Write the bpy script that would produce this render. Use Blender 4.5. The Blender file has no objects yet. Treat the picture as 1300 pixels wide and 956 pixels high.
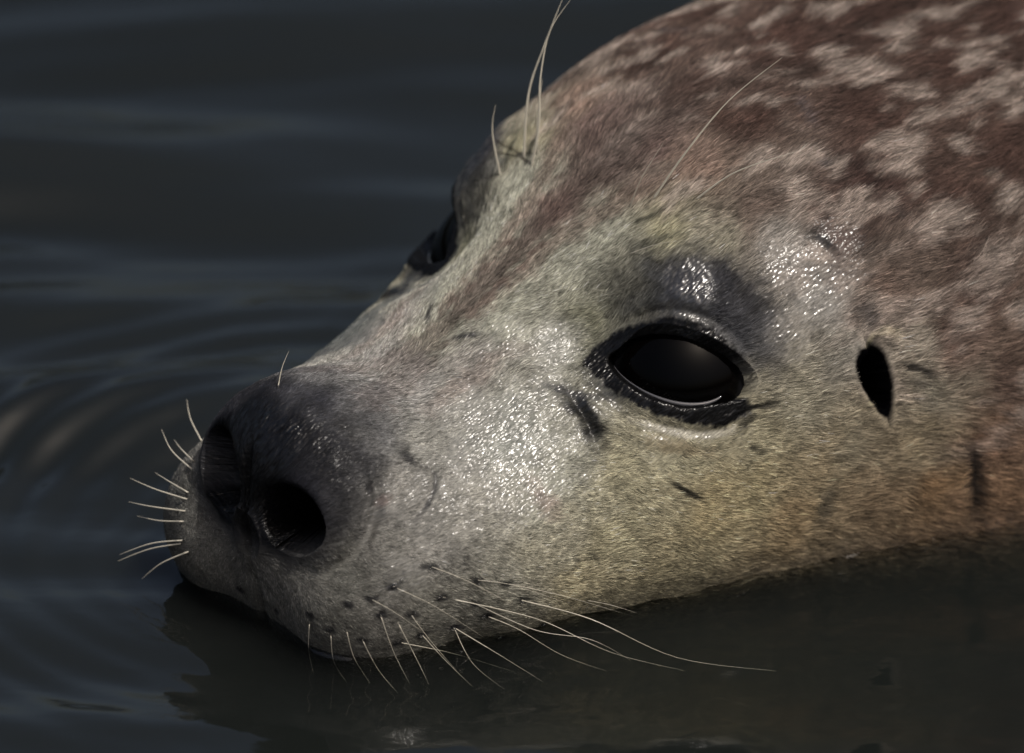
import bpy, math
import numpy as np
from mathutils import Vector, Matrix

# ------------------------------------------------------------------ camera, sky, sun, exposure
S = 4500.0                       # photo pixels per metre at the seal's eyes
ELEV = math.radians(28.0)        # camera looks down by this much
YAW = math.radians(38.0)         # seal's head turned towards the camera
CAM_D = 5.0
WATER_BELOW_EYES = 0.063
EYE_MID = np.array([0.0, 0.0, WATER_BELOW_EYES])
UPV = np.array([0.0, math.sin(ELEV), math.cos(ELEV)])
VIEW = np.array([0.0, math.cos(ELEV), -math.sin(ELEV)])      # camera -> scene
TARGET = EYE_MID + np.array([1.0, 0, 0]) * (-56.5 / S) + UPV * (-90.5 / S)
CAM = TARGET - VIEW * CAM_D

scene = bpy.context.scene
col = scene.collection
cam_data = bpy.data.cameras.new('camera')
cam = bpy.data.objects.new('camera', cam_data); col.objects.link(cam)
cam.location = CAM
cam.rotation_euler = (math.radians(90) - ELEV, 0, 0)
cam_data.sensor_width = 36.0
cam_data.lens = 36.0 * CAM_D / (1300.0 / S)
cam_data.clip_start = 0.5; cam_data.clip_end = 2000.0
cam_data.dof.use_dof = True
cam_data.dof.aperture_fstop = 7.5
scene.camera = cam

SUN_AZ_DIR = np.array([0.69, -0.72]); SUN_EL = math.radians(61)
SUN_AZ_DIR = SUN_AZ_DIR / np.linalg.norm(SUN_AZ_DIR)
SUN = np.array([SUN_AZ_DIR[0] * math.cos(SUN_EL), SUN_AZ_DIR[1] * math.cos(SUN_EL), math.sin(SUN_EL)])
world = bpy.data.worlds.new('World'); scene.world = world; world.use_nodes = True
wn = world.node_tree.nodes; wl = world.node_tree.links
sky = wn.new('ShaderNodeTexSky'); sky.sky_type = 'NISHITA'; sky.sun_disc = False
sky.sun_elevation = SUN_EL
sky.sun_rotation = math.atan2(SUN[0], SUN[1])
sky.air_density = 1.0; sky.dust_density = 9.0; sky.ozone_density = 1.0
wl.new(sky.outputs[0], wn['Background'].inputs[0]); wn['Background'].inputs[1].default_value = 0.12
sun_d = bpy.data.lights.new('sun', 'SUN'); sun_d.energy = 3.7; sun_d.angle = math.radians(0.53)
sun_d.color = (1.0, 0.955, 0.89)
sun_o = bpy.data.objects.new('sun', sun_d); col.objects.link(sun_o)
sun_o.rotation_euler = Vector(SUN).to_track_quat('Z', 'Y').to_euler()
scene.view_settings.view_transform = 'Standard'; scene.view_settings.look = 'None'
scene.view_settings.gamma = 1.0; scene.view_settings.exposure = -0.10
scene.view_settings.use_curve_mapping = False
scene.render.engine = 'CYCLES'
scene.cycles.use_denoising = True
scene.cycles.max_bounces = 8; scene.cycles.transparent_max_bounces = 12

# ------------------------------------------------------------------ head frame (centimetres: x nose, y seal's left, z up)
FW = np.array([-math.cos(YAW), -math.sin(YAW), 0.0])
LF = np.array([math.sin(YAW), -math.cos(YAW), 0.0])
UPW = np.array([0.0, 0.0, 1.0])
HEAD = np.stack([FW, LF, UPW], 1)           # local -> world columns
def to_world(p): return EYE_MID + (p @ HEAD.T) * 0.01
def to_local(w): return ((w - EYE_MID) @ HEAD) * 100.0
def pixel(p):
    w = to_world(p) - CAM
    d = w @ VIEW
    k = CAM_D / d * S
    return np.stack([650 + w[..., 0] * k, 478 - (w @ UPV) * k], -1)
def pixel_ray(px, py):
    d = VIEW * CAM_D + np.array([1.0, 0, 0]) * ((px - 650) / S) + UPV * ((478 - py) / S)
    d = d / np.linalg.norm(d)
    return to_local(CAM), d @ HEAD

# ------------------------------------------------------------------ noise
_rng = np.random.RandomState(5)
_PERM = _rng.permutation(512)
_GRAD = _rng.normal(size=(512, 3)); _GRAD /= np.linalg.norm(_GRAD, axis=1)[:, None]
def noise(p, scale=1.0, seed=0):
    q = p * scale + seed * 17.13
    i = np.floor(q).astype(np.int64); f = q - i
    u = f * f * f * (f * (f * 6 - 15) + 10)
    out = 0
    for dx in (0, 1):
        hx = _PERM[(i[:, 0] + dx) & 511]; wx = u[:, 0] if dx else 1 - u[:, 0]
        for dy in (0, 1):
            hy = _PERM[(hx + i[:, 1] + dy) & 511]; wy = wx * (u[:, 1] if dy else 1 - u[:, 1])
            for dz in (0, 1):
                h = _PERM[(hy + i[:, 2] + dz) & 511]; g = _GRAD[h]
                w = wy * (u[:, 2] if dz else 1 - u[:, 2])
                out = out + w * (g[:, 0] * (f[:, 0] - dx) + g[:, 1] * (f[:, 1] - dy) + g[:, 2] * (f[:, 2] - dz))
    return out * 1.5
def fbm(p, scale, octaves=3, seed=0):
    s = 0; a = 1.0
    for k in range(octaves):
        s = s + a * noise(p, scale * 2 ** k, seed + k * 3); a *= 0.5
    return s
def sstep(a, b, x):
    t = np.clip((x - a) / (b - a), 0, 1); return t * t * (3 - 2 * t)

# ------------------------------------------------------------------ the seal's shape as a distance field
def smin(a, b, k):
    h = np.maximum(k - np.abs(a - b), 0) / k
    return np.minimum(a, b) - h * h * k * 0.25
def smax(a, b, k): return -smin(-a, -b, k)
def pchip_table(xs, ys, n=2000):
    xs = np.array(xs, float); ys = np.array(ys, float)
    h = np.diff(xs); d = np.diff(ys) / h; m = np.zeros_like(ys)
    m[0], m[-1] = d[0], d[-1]
    for k in range(1, len(xs) - 1):
        if d[k - 1] * d[k] > 0:
            w1 = 2 * h[k] + h[k - 1]; w2 = h[k] + 2 * h[k - 1]
            m[k] = (w1 + w2) / (w1 / d[k - 1] + w2 / d[k])
    X = np.linspace(xs[0], xs[-1], n)
    i = np.clip(np.searchsorted(xs, X) - 1, 0, len(xs) - 2); t = (X - xs[i]) / h[i]
    Y = ((1 + 2 * t) * (1 - t) ** 2 * ys[i] + t * (1 - t) ** 2 * h[i] * m[i]
         + t * t * (3 - 2 * t) * ys[i + 1] + t * t * (t - 1) * h[i] * m[i + 1])
    return X, Y
#        x     half-width  top   bottom  centre  squareness of the upper half
STN = [(-150,   3.0,  -6.5, -10.5,  -8.5, 2.0),
       (-125,   6.5,  -4.0, -14.0,  -9.0, 2.0),
       (-85,   17.0,   2.5, -29.0, -13.0, 2.0),
       (-45,   18.5,   6.9, -29.0, -11.0, 2.1),
       (-25,   14.2,   6.9, -21.0,  -8.0, 2.1),
       (-15,   11.2,   6.1, -16.0,  -6.0, 2.15),
       (-10,    9.7,   5.9, -13.5,  -5.0, 2.25),
       (-6,     8.4,   5.7, -11.5,  -4.2, 2.4),
       (-3,     7.6,   4.9, -10.3,  -4.1, 2.4),
       (0,      6.9,   3.1,  -9.6,  -4.2, 2.05),
       (3,      6.2,   1.25, -9.0,  -4.4, 1.8),
       (6,      5.75, -0.15, -8.6,  -4.5, 1.8),
       (8,      4.4,  -0.2, -8.0,  -3.9, 2.0),
       (9.5,    3.0,  -0.5,  -7.0,  -3.7, 2.1),
       (10.6,   1.2,  -2.2,  -5.2,  -3.7, 2.0),
       (11,     0.6,  -3.0,  -4.4,  -3.7, 2.0)]
_A = np.array(STN)
_TX, _TW = pchip_table(_A[:, 0], _A[:, 1], 8000)
_TT = pchip_table(_A[:, 0], _A[:, 2], 8000)[1]
_TB = pchip_table(_A[:, 0], _A[:, 3], 8000)[1]
_TC = pchip_table(_A[:, 0], _A[:, 4], 8000)[1]
_TP = pchip_table(_A[:, 0], _A[:, 5], 8000)[1]
def loft(x, y, z):
    w = np.interp(x, _TX, _TW); zt = np.interp(x, _TX, _TT); zb = np.interp(x, _TX, _TB); zc = np.interp(x, _TX, _TC)
    dz = z - zc
    v = np.where(dz > 0, dz / (zt - zc), -dz / (zc - zb))
    P = np.where(dz > 0, np.interp(x, _TX, _TP), 2.1)
    g = (np.abs(y / w) ** P + np.abs(v) ** P + 1e-9) ** (1 / P)
    r = np.sqrt(y * y + dz * dz) + 1e-6
    d = (g - 1) * r / np.maximum(g, 0.05) * 0.85
    d = np.maximum(d, x - 11.0); d = np.maximum(d, -150 - x)
    return d
def ell(x, y, z, c, r, ang=0.0, tilt=0.0):
    X = x - c[0]; Y = y - c[1]; Z = z - c[2]
    if ang:                          # turn about z
        ca, sa = math.cos(ang), math.sin(ang); X, Y = ca * X + sa * Y, -sa * X + ca * Y
    if tilt:                         # turn about y
        ct, st = math.cos(tilt), math.sin(tilt); X, Z = ct * X + st * Z, -st * X + ct * Z
    k0 = np.sqrt((X / r[0]) ** 2 + (Y / r[1]) ** 2 + (Z / r[2]) ** 2) + 1e-6
    k1 = np.sqrt((X / r[0] ** 2) ** 2 + (Y / r[1] ** 2) ** 2 + (Z / r[2] ** 2) ** 2) + 1e-6
    return k0 * (k0 - 1) / k1
def unit(v): v = np.array(v, float); return v / np.linalg.norm(v)

# the eye's own frame: e1 along the slit towards the outer corner, e2 up, en outward
EN = unit((0.62, 0.66, 0.42))
_scr = np.array([[-0.788, 0.616, 0.0], [0.289, 0.370, -0.883], EN])        # right, down in the photo; outward
E1 = unit(np.linalg.solve(_scr, np.array([0.97, 0.25, 0.0]))); E2 = np.cross(E1, EN); E2 = E2 if E2[2] > 0 else -E2
EYE_R = 2.3
EYE_C = np.array([-0.15, 5.35, -0.05]) - EN * EYE_R * 0.90
def eye_uv(x, y, z):
    X = x - EYE_C[0]; Y = y - EYE_C[1]; Z = z - EYE_C[2]
    return (X * E1[0] + Y * E1[1] + Z * E1[2], X * E2[0] + Y * E2[1] + Z * E2[2], X * EN[0] + Y * EN[1] + Z * EN[2])
EYE_A, EYE_UP, EYE_DN = 1.62, 0.42, 0.79
def almond(a, b):
    """<1 inside the eye's opening"""
    aa = a / EYE_A
    inner = np.where(a < 0, 1.24, 0.86)               # the inner corner is drawn out to a point
    h = np.where(b > 0, EYE_UP, EYE_DN)
    return np.sqrt((aa / inner) ** 2 + (b / h) ** 2 * np.where(a < 0, 1 + 0.25 * aa * aa, 1.0))
# nostril frame
NN = unit((0.93, 0.26, 0.22)); N1 = unit(np.cross((0, 0, 1.0), NN)); N2 = np.cross(NN, N1)
N_C = np.array([10.75, 1.52, -2.5])
# ear frame
EAR_C = np.array([-5.25, 7.4, -1.0]); ERN = unit((0.05, 0.93, 0.28)); ER1 = unit(np.cross((0.18, 0.25, 1.0), ERN)); ER2 = np.cross(ERN, ER1)

def sdf(p, carve=True):
    x = p[:, 0]; y = np.abs(p[:, 1]); z = p[:, 2]
    d = loft(x, y, z)
    head = x > -16
    if not head.any(): return d
    xh, yh, zh = x[head], y[head], z[head]; dh = d[head]
    dh = smin(dh, ell(xh, yh, zh, (8.1, 2.15, -5.3), (2.75, 2.4, 2.6), 0.25), 1.3)     # whisker pad
    dh = smin(dh, ell(xh, p[head, 1], zh, (8.5, -2.7, -4.9), (2.75, 2.3, 2.5), -0.25), 1.0)   # the far pad is puffed out a little more
    dh = smin(dh, ell(xh, yh, zh, (8.4, 0.0, -6.2), (2.0, 2.4, 2.4)), 1.0)            # lower lip
    dh = smin(dh, ell(xh, yh, zh, (8.9, 0.0, -1.75), (2.2, 2.5, 1.9)), 1.2)            # nose block
    dh = smin(dh, ell(xh, yh, zh, (9.4, 1.6, -2.45), (1.6, 1.5, 1.75), 0.3), 0.6)    # nostril wing
    dh = smin(dh, ell(xh, yh, zh, (-1.9, 3.5, 1.5), (2.0, 1.5, 1.1), -0.25), 1.8)      # brow
    dh = dh + 1.0 * np.exp(-(((xh - 1.5) / 1.5) ** 2 + ((yh - 3.7) / 1.3) ** 2 + ((zh - 1.3) / 1.6) ** 2))        # hollow between bridge and eye
    front = sstep(8.6, 10.0, xh) * sstep(-0.6, -1.6, zh)                              # groove between the nostrils
    dh = dh + front * (0.13 + 0.15 * sstep(-5.0, -3.6, zh)) * np.exp(-(yh / 0.16) ** 2)
    if carve:
        a, b, c = eye_uv(xh, yh, zh)
        r = np.sqrt(a * a + b * b + c * c)
        dh = smin(dh, r - (EYE_R + 0.17), 0.9)
        al = almond(a, b)
        hole = np.maximum((al - 1) * 0.8, 0.9 - c)
        dh = smax(dh, -hole, 0.16)
        far = p[head, 1] < 0                                                                  # the far nostril is turned a little more to the front
        X = xh - N_C[0]; Y = yh - np.where(far, 1.32, N_C[1]); Z = zh - np.where(far, -2.25, N_C[2])
        u = X * N1[0] + Y * N1[1] + Z * N1[2]; v = X * N2[0] + Y * N2[1] + Z * N2[2]; n = X * NN[0] + Y * NN[1] + Z * NN[2]
        tp = 1.15 + 0.17 * np.clip(n, -2.6, 0.4)                                              # narrows inwards
        g = np.sqrt((u / 0.92) ** 2 + ((v - 0.12 * u) / np.where(far, 0.88, 0.78)) ** 2) / tp - 1
        hole = smax(smax(g * 0.8, -2.3 - n, 0.5), np.where(far, 0.35, 0.5) - yh, 0.3)
        dh = smax(dh, -hole, 0.35)
        X = xh - EAR_C[0]; Y = yh - EAR_C[1]; Z = zh - EAR_C[2]
        u = X * ER1[0] + Y * ER1[1] + Z * ER1[2]; v = X * ER2[0] + Y * ER2[1] + Z * ER2[2]; n = X * ERN[0] + Y * ERN[1] + Z * ERN[2]
        g = np.sqrt((u / (0.29 + 0.09 * np.clip(v, -1, 1))) ** 2 + (v / 0.8) ** 2) - 1
        q = np.sqrt((g + 1) ** 2 + (np.minimum(n + 0.2, 0) / 1.15) ** 2) - 1                    # a bowl, so that its wall rolls in
        hole = q * 0.29
        dh = smax(dh, -hole, 0.22)
    d[head] = dh
    return d
def trace(o, dirs, t0=0.0, steps=70, step=0.85):
    """walk from inside outwards until the surface is crossed"""
    t = np.full(len(o), t0) if np.isscalar(t0) else t0.copy()
    live = np.arange(len(o))
    for k in range(steps):
        f = sdf(o[live] + dirs[live] * t[live, None])
        t[live] -= f * step
        live = live[np.abs(f) > 0.002]
        if len(live) == 0: break
    return t
def hit(px, py):
    """surface point of the seal seen at a photo pixel"""
    o, d = pixel_ray(px, py)
    t = CAM_D * 100 - 22.0
    for k in range(200):
        f = sdf((o + d * t)[None], )[0]
        t += f * 0.6
        if abs(f) < 0.002: return o + d * t
    return None
def normal_at(p, h=0.05):
    g = np.stack([sdf(p + np.eye(3)[k] * h) - sdf(p - np.eye(3)[k] * h) for k in range(3)], -1)
    return g / np.linalg.norm(g, axis=1)[:, None]

# ------------------------------------------------------------------ skin: rays fan out from a line through the head
AX0 = np.array([6.0, 0.0, -3.2])           # front end of the line, inside the muzzle
def skin_grid(ns_front, ns_body, nth):
    # along the line: xs from the tail to AX0, then directions swing towards the nose
    back = np.concatenate([-np.geomspace(14, 148, 90)[::-1], np.linspace(-14, AX0[0], ns_body)[1:]])
    phi = np.linspace(0, math.pi / 2, ns_front)[1:]
    xs = np.concatenate([back, np.full(len(phi), AX0[0])])
    sw = np.concatenate([np.zeros(len(back)), phi])
    # lean the rays forward gradually so they meet the muzzle evenly
    q = np.linspace(-math.pi, math.pi, 4000); dens = 0.45 + 1.0 * np.exp(-((q - 0.75) / 1.05) ** 4)
    cum = np.concatenate([[0], np.cumsum((dens[1:] + dens[:-1]) / 2)]); cum /= cum[-1]
    th = np.interp(np.arange(nth) / nth, cum, q)
    return xs, sw, th
def build_skin(nf, nb, nt):
    xs, sw, th = skin_grid(nf, nb, nt)
    zc = np.interp(xs, [-150, -90, -45, -25, -10, AX0[0]], [-8.5, -13, -11, -7, -4, AX0[2]])
    X, T = np.meshgrid(xs, th, indexing='ij'); W, _ = np.meshgrid(sw, th, indexing='ij'); Z, _ = np.meshgrid(zc, th, indexing='ij')
    o = np.stack([X, 0 * X, Z], -1).reshape(-1, 3)
    d = np.stack([np.sin(W), np.cos(W) * np.sin(T), np.cos(W) * np.cos(T)], -1).reshape(-1, 3)
    t = trace(o, d)
    P = (o + d * t[:, None]).reshape(len(xs), nt, 3)
    return P
def grid_faces(n, m):
    i, j = np.meshgrid(np.arange(n - 1), np.arange(m), indexing='ij')
    a = i * m + j; b = i * m + (j + 1) % m; c = (i + 1) * m + (j + 1) % m; d_ = (i + 1) * m + j
    return np.stack([a, b, c, d_], -1).reshape(-1, 4)
def mesh_from(name, verts, quads, smooth=True):
    me = bpy.data.meshes.new(name)
    me.vertices.add(len(verts)); me.vertices.foreach_set('co', np.ascontiguousarray(verts, np.float32).ravel())
    me.loops.add(quads.size); me.loops.foreach_set('vertex_index', quads.ravel().astype(np.int32))
    me.polygons.add(len(quads)); me.polygons.foreach_set('loop_start', (np.arange(len(quads)) * quads.shape[1]).astype(np.int32))
    me.update(calc_edges=True); me.validate()
    if smooth: me.polygons.foreach_set('use_smooth', np.ones(len(me.polygons), bool))
    return me
def simple_mat(name, colr, rough=0.5):
    m = bpy.data.materials.new(name); m.use_nodes = True
    b = m.node_tree.nodes['Principled BSDF']; b.inputs['Base Color'].default_value = (*colr, 1); b.inputs['Roughness'].default_value = rough
    return m

# ------------------------------------------------------------------ creases and marks drawn over the photo, laid on the near cheek and mirrored
def on_skin(pts):
    out = [hit(*p) for p in pts]
    return np.array([p for p in out if p is not None])
def smooth_line(P, n=6):
    Q = [P[0]]
    for k in range(len(P) - 1):
        p0, p1, p2, p3 = P[max(k - 1, 0)], P[k], P[k + 1], P[min(k + 2, len(P) - 1)]
        for t in np.linspace(0, 1, n + 1)[1:]:
            Q.append(0.5 * (2 * p1 + (p2 - p0) * t + (2 * p0 - 5 * p1 + 4 * p2 - p3) * t * t + (3 * p1 - p0 - 3 * p2 + p3) * t ** 3))
    return np.array(Q)
def line_dist(p, L, reach):
    """distance of mirrored points to a 3-d polyline and the share of its length there"""
    q = p * np.array([1, 1, 1.0]); q[:, 1] = np.abs(q[:, 1])
    best = np.full(len(q), 1e3); tt = np.zeros(len(q))
    lo = L.min(0) - reach; hi = L.max(0) + reach
    idx = np.where(((q > lo) & (q < hi)).all(1))[0]
    if len(idx) == 0: return best, tt
    b = best[idx]; s = tt[idx]; n = len(L) - 1
    for k in range(n):
        v = L[k + 1] - L[k]; w = q[idx] - L[k]
        t = np.clip(w @ v / (v @ v + 1e-12), 0, 1); dd = np.linalg.norm(w - t[:, None] * v, axis=1)
        m = dd < b; b[m] = dd[m]; s[m] = (k + t[m]) / n
    best[idx] = b; tt[idx] = s
    return best, tt
#           photo pixels, depth (cm), width (cm)
CREASES = [([(470, 600), (480, 630), (472, 665), (450, 702), (415, 728)], 0.13, 0.13),
           ([(512, 575), (532, 585), (552, 603), (546, 632), (522, 660)], 0.10, 0.11),
           ([(722, 498), (735, 515), (748, 540), (757, 562)], 0.16, 0.12),
           ([(742, 452), (772, 422), (828, 396), (890, 400), (938, 434), (958, 480)], 0.10, 0.10),
           ([(748, 484), (788, 514), (845, 541), (897, 549), (935, 538)], 0.09, 0.10),
           ([(700, 480), (740, 500), (790, 530), (850, 560)], 0.05, 0.10),
           ([(360, 556), (330, 582), (308, 620), (300, 660)], 0.14, 0.16),
           ([(935, 530), (960, 518), (985, 512)], 0.07, 0.06),
           ([(850, 612), (868, 624), (890, 634)], 0.06, 0.07),
           ([(1088, 470), (1090, 510), (1092, 545)], 0.10, 0.12),
           ([(1140, 466), (1160, 470), (1175, 474)], 0.06, 0.06),
           ([(1230, 575), (1234, 620), (1232, 660)], 0.14, 0.20),
           ([(1020, 300), (1045, 312), (1060, 330), (1075, 360)], 0.07, 0.12),
           ([(985, 350), (1005, 380), (1015, 420)], 0.05, 0.14)]
RIDGES = [([(1085, 395), (1094, 440), (1096, 480), (1104, 520)], 0.16, 0.17),
          ([(1100, 425), (1120, 425), (1138, 440)], 0.08, 0.14),
          ([(380, 545), (340, 575), (318, 605)], 0.10, 0.28),
          ([(440, 620), (446, 655), (432, 695), (400, 722)], 0.10, 0.22),
          ([(740, 515), (800, 548), (860, 565), (930, 560)], 0.07, 0.22),
          ([(770, 405), (830, 380), (900, 385), (950, 420)], 0.10, 0.30)]
def relief(P):
    d = np.zeros(len(P))
    for pts, depth, wid in CREASES:
        L = smooth_line(on_skin(pts)); r, t = line_dist(P, L, wid * 3)
        d -= 0.7 * depth * np.exp(-(r / (1.25 * wid)) ** 2) * (0.35 + 0.65 * np.sin(np.pi * np.clip(t, 0.02, 0.98)) ** 0.5)
    for pts, hgt, wid in RIDGES:
        L = smooth_line(on_skin(pts)); r, t = line_dist(P, L, wid * 3)
        d += hgt * np.exp(-(r / wid) ** 2) * np.sin(np.pi * np.clip(t, 0.0, 1)) ** 0.5
    return d * np.where(P[:, 1] < 0, 0.35, 1.0)
# ------------------------------------------------------------------ coat: pigment anchors read off the animal, in head coordinates
def lin(c):
    c = np.array(c, float) / 255.0
    return np.where(c <= 0.04045, c / 12.92, ((c + 0.055) / 1.055) ** 2.4)
GREY, PALE, BEIGE, SLATE, DARK = (128, 127, 121), (164, 162, 150), (160, 153, 131), (44, 44, 52), (16, 16, 19)
BROWN, GOLD, RUST, BLACK = (72, 55, 49), (120, 104, 84), (92, 76, 68), (12, 12, 13)
ANCHORS = [  # photo pixel, pigment
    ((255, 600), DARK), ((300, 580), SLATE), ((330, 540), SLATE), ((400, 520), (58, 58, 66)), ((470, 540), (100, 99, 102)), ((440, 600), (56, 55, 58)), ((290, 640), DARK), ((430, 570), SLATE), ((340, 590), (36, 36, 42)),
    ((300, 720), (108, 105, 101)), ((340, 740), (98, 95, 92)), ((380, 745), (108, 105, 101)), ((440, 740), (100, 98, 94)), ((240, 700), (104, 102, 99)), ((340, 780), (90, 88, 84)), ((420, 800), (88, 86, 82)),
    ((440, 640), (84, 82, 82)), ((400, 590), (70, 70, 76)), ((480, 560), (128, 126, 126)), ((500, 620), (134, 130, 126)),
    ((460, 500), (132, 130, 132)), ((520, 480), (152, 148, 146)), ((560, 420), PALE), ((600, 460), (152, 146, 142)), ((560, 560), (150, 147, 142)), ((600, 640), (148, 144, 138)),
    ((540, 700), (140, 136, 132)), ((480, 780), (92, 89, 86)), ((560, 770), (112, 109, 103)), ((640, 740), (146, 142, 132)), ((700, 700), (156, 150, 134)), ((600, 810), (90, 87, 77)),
    ((660, 560), (150, 150, 144)), ((700, 620), (152, 150, 140)), ((640, 400), PALE), ((700, 440), (150, 148, 142)), ((720, 350), PALE), ((760, 300), PALE),
    ((800, 600), BEIGE), ((780, 680), (162, 154, 130)), ((860, 580), BEIGE), ((900, 640), (164, 150, 120)), ((840, 720), (150, 140, 116)), ((740, 740), (160, 150, 126)),
    ((960, 620), (158, 146, 118)), ((960, 560), (158, 150, 128)), ((1000, 660), (142, 124, 98)), ((1040, 600), (146, 132, 108)), ((1080, 560), (138, 130, 112)), ((1020, 500), (148, 142, 126)),
    ((1060, 440), (134, 130, 122)), ((1040, 380), (146, 142, 136)), ((1000, 320), (140, 134, 128)), ((1150, 440), (150, 142, 130)), ((1180, 500), (138, 132, 118)), ((1160, 560), (140, 128, 106)),
    ((1100, 640), GOLD), ((1180, 620), (130, 106, 80)), ((1260, 560), (116, 93, 77)), ((1270, 640), (120, 97, 77)), ((1280, 480), RUST), ((1200, 420), (104, 84, 76)),
    ((1120, 380), (126, 108, 98)), ((1060, 270), (80, 63, 57)), ((960, 270), (98, 84, 77)), ((900, 300), (144, 138, 124)), ((840, 290), (156, 150, 126)), ((800, 350), (138, 134, 122)),
    ((870, 350), (66, 66, 72)), ((820, 345), (88, 88, 88)), ((910, 375), (62, 62, 68)), ((940, 420), (84, 84, 88)), ((740, 420), (120, 118, 102)),
    ((630, 260), PALE), ((600, 240), (120, 118, 120)), ((650, 200), (156, 150, 146)), ((700, 250), (108, 86, 82)), ((760, 190), (140, 128, 122)), ((720, 140), (116, 104, 102)),
    ((820, 200), (108, 90, 86)), ((880, 220), (128, 108, 98)), ((850, 100), BROWN), ((800, 80), (104, 92, 90)), ((950, 150), BROWN), ((1000, 60), BROWN), ((1100, 150), BROWN), ((1200, 80), BROWN),
    ((1280, 200), BROWN), ((1200, 260), BROWN), ((1100, 240), (75, 57, 52)), ((1240, 360), (80, 63, 57)), ((1290, 20), BROWN), ((1100, 20), BROWN)]
# strokes: photo pixels, width cm, pigment, strength, raggedness
STROKES = [
    ([(470, 505), (540, 440), (600, 375), (650, 320), (700, 265), (750, 225), (800, 190), (870, 150)], 0.6, (88, 75, 71), 0.8, 1.4),
    ([(600, 400), (680, 330), (740, 285), (800, 250), (850, 225)], 0.30, (112, 92, 86), 0.5, 1.3),
    ([(700, 160), (730, 120), (780, 80)], 0.35, (96, 82, 80), 0.6, 1.2),
    ([(690, 215), (730, 185), (780, 160)], 0.35, (174, 164, 152), 0.7, 1.0),
    ([(718, 500), (738, 518), (750, 540), (757, 564)], 0.36, (14, 14, 17), 0.95, 0.6), ([(735, 470), (770, 500), (800, 522)], 0.2, (40, 40, 42), 0.6, 0.6),
    ([(800, 532), (850, 547), (895, 552), (930, 545)], 0.12, (176, 170, 160), 0.7, 0.5), ([(935, 500), (950, 525), (940, 545)], 0.16, BLACK, 0.8, 0.5),
    ([(690, 488), (730, 500), (770, 505)], 0.14, (40, 40, 44), 0.7, 0.6),
    ([(940, 520), (962, 516), (985, 512)], 0.10, BLACK, 0.9, 0.4), ([(950, 566), (964, 576)], 0.08, BLACK, 0.8, 0.4),
    ([(848, 611), (868, 624), (892, 634)], 0.09, (18, 18, 20), 0.9, 0.4),
    ([(748, 700), (756, 712), (760, 722)], 0.08, (30, 30, 30), 0.7, 0.8),
    ([(1228, 565), (1234, 610), (1232, 655)], 0.22, (16, 18, 20), 0.9, 0.5), ([(1052, 615), (1046, 640), (1040, 662)], 0.22, (70, 66, 58), 0.7, 0.6),
    ([(1140, 466), (1162, 470), (1180, 476)], 0.11, (24, 24, 26), 0.85, 0.4), ([(1150, 485), (1172, 486)], 0.16, (60, 58, 54), 0.6, 0.5),
    ([(1106, 424), (1098, 448), (1098, 480), (1106, 512)], 0.09, (186, 178, 146), 0.8, 0.4), ([(1106, 424), (1124, 420), (1140, 428)], 0.12, (182, 172, 150), 0.6, 0.5),
    ([(1086, 385), (1100, 400), (1106, 415)], 0.22, (50, 50, 52), 0.7, 0.5), ([(1088, 500), (1092, 545)], 0.10, (60, 58, 52), 0.6, 0.5),
    ([(1028, 298), (1046, 304), (1056, 314)], 0.16, (26, 26, 28), 0.85, 0.5), ([(1130, 265), (1150, 280)], 0.10, (50, 48, 48), 0.7, 0.5),
    ([(800, 285), (820, 278), (838, 268)], 0.10, (26, 28, 28), 0.85, 0.6), ([(800, 318), (830, 305), (860, 296)], 0.14, (50, 52, 50), 0.6, 0.8),
    ([(574, 431), (590, 428), (606, 424)], 0.09, (46, 46, 52), 0.8, 0.4), ([(542, 398), (546, 406)], 0.10, (40, 40, 46), 0.8, 0.4), ([(630, 366), (634, 370)], 0.07, (50, 50, 54), 0.7, 0.4),
    ([(512, 566), (520, 582), (530, 590)], 0.18, (34, 34, 40), 0.8, 0.6), ([(534, 588), (552, 603), (546, 632), (524, 662)], 0.07, (36, 36, 40), 0.8, 0.5),
    ([(466, 612), (472, 628)], 0.12, (34, 32, 36), 0.8, 0.5), ([(480, 640), (492, 632)], 0.14, (118, 98, 94), 0.5, 0.5), ([(480, 660), (470, 690)], 0.10, (80, 76, 72), 0.7, 0.5),
    ([(680, 620), (700, 650)], 0.28, (146, 124, 118), 0.5, 1.0), ([(540, 520), (600, 480), (660, 440)], 0.3, (140, 122, 116), 0.35, 1.3),
    ([(600, 250), (640, 215)], 0.22, (90, 90, 96), 0.6, 0.8), ([(652, 205), (672, 190), (690, 185)], 0.12, (60, 60, 62), 0.6, 0.6),
    ([(800, 372), (850, 362), (900, 362), (945, 395), (965, 430)], 0.8, (44, 44, 50), 0.8, 0.9), ([(785, 395), (840, 372)], 0.22, (70, 70, 70), 0.6, 0.8),
    ([(830, 560), (900, 570)], 0.2, (150, 124, 96), 0.3, 1.0), ([(1010, 125), (1030, 160)], 0.10, (70, 68, 72), 0.6, 0.4), ([(1036, 205), (1048, 210)], 0.09, (52, 50, 54), 0.8, 0.4)]
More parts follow.
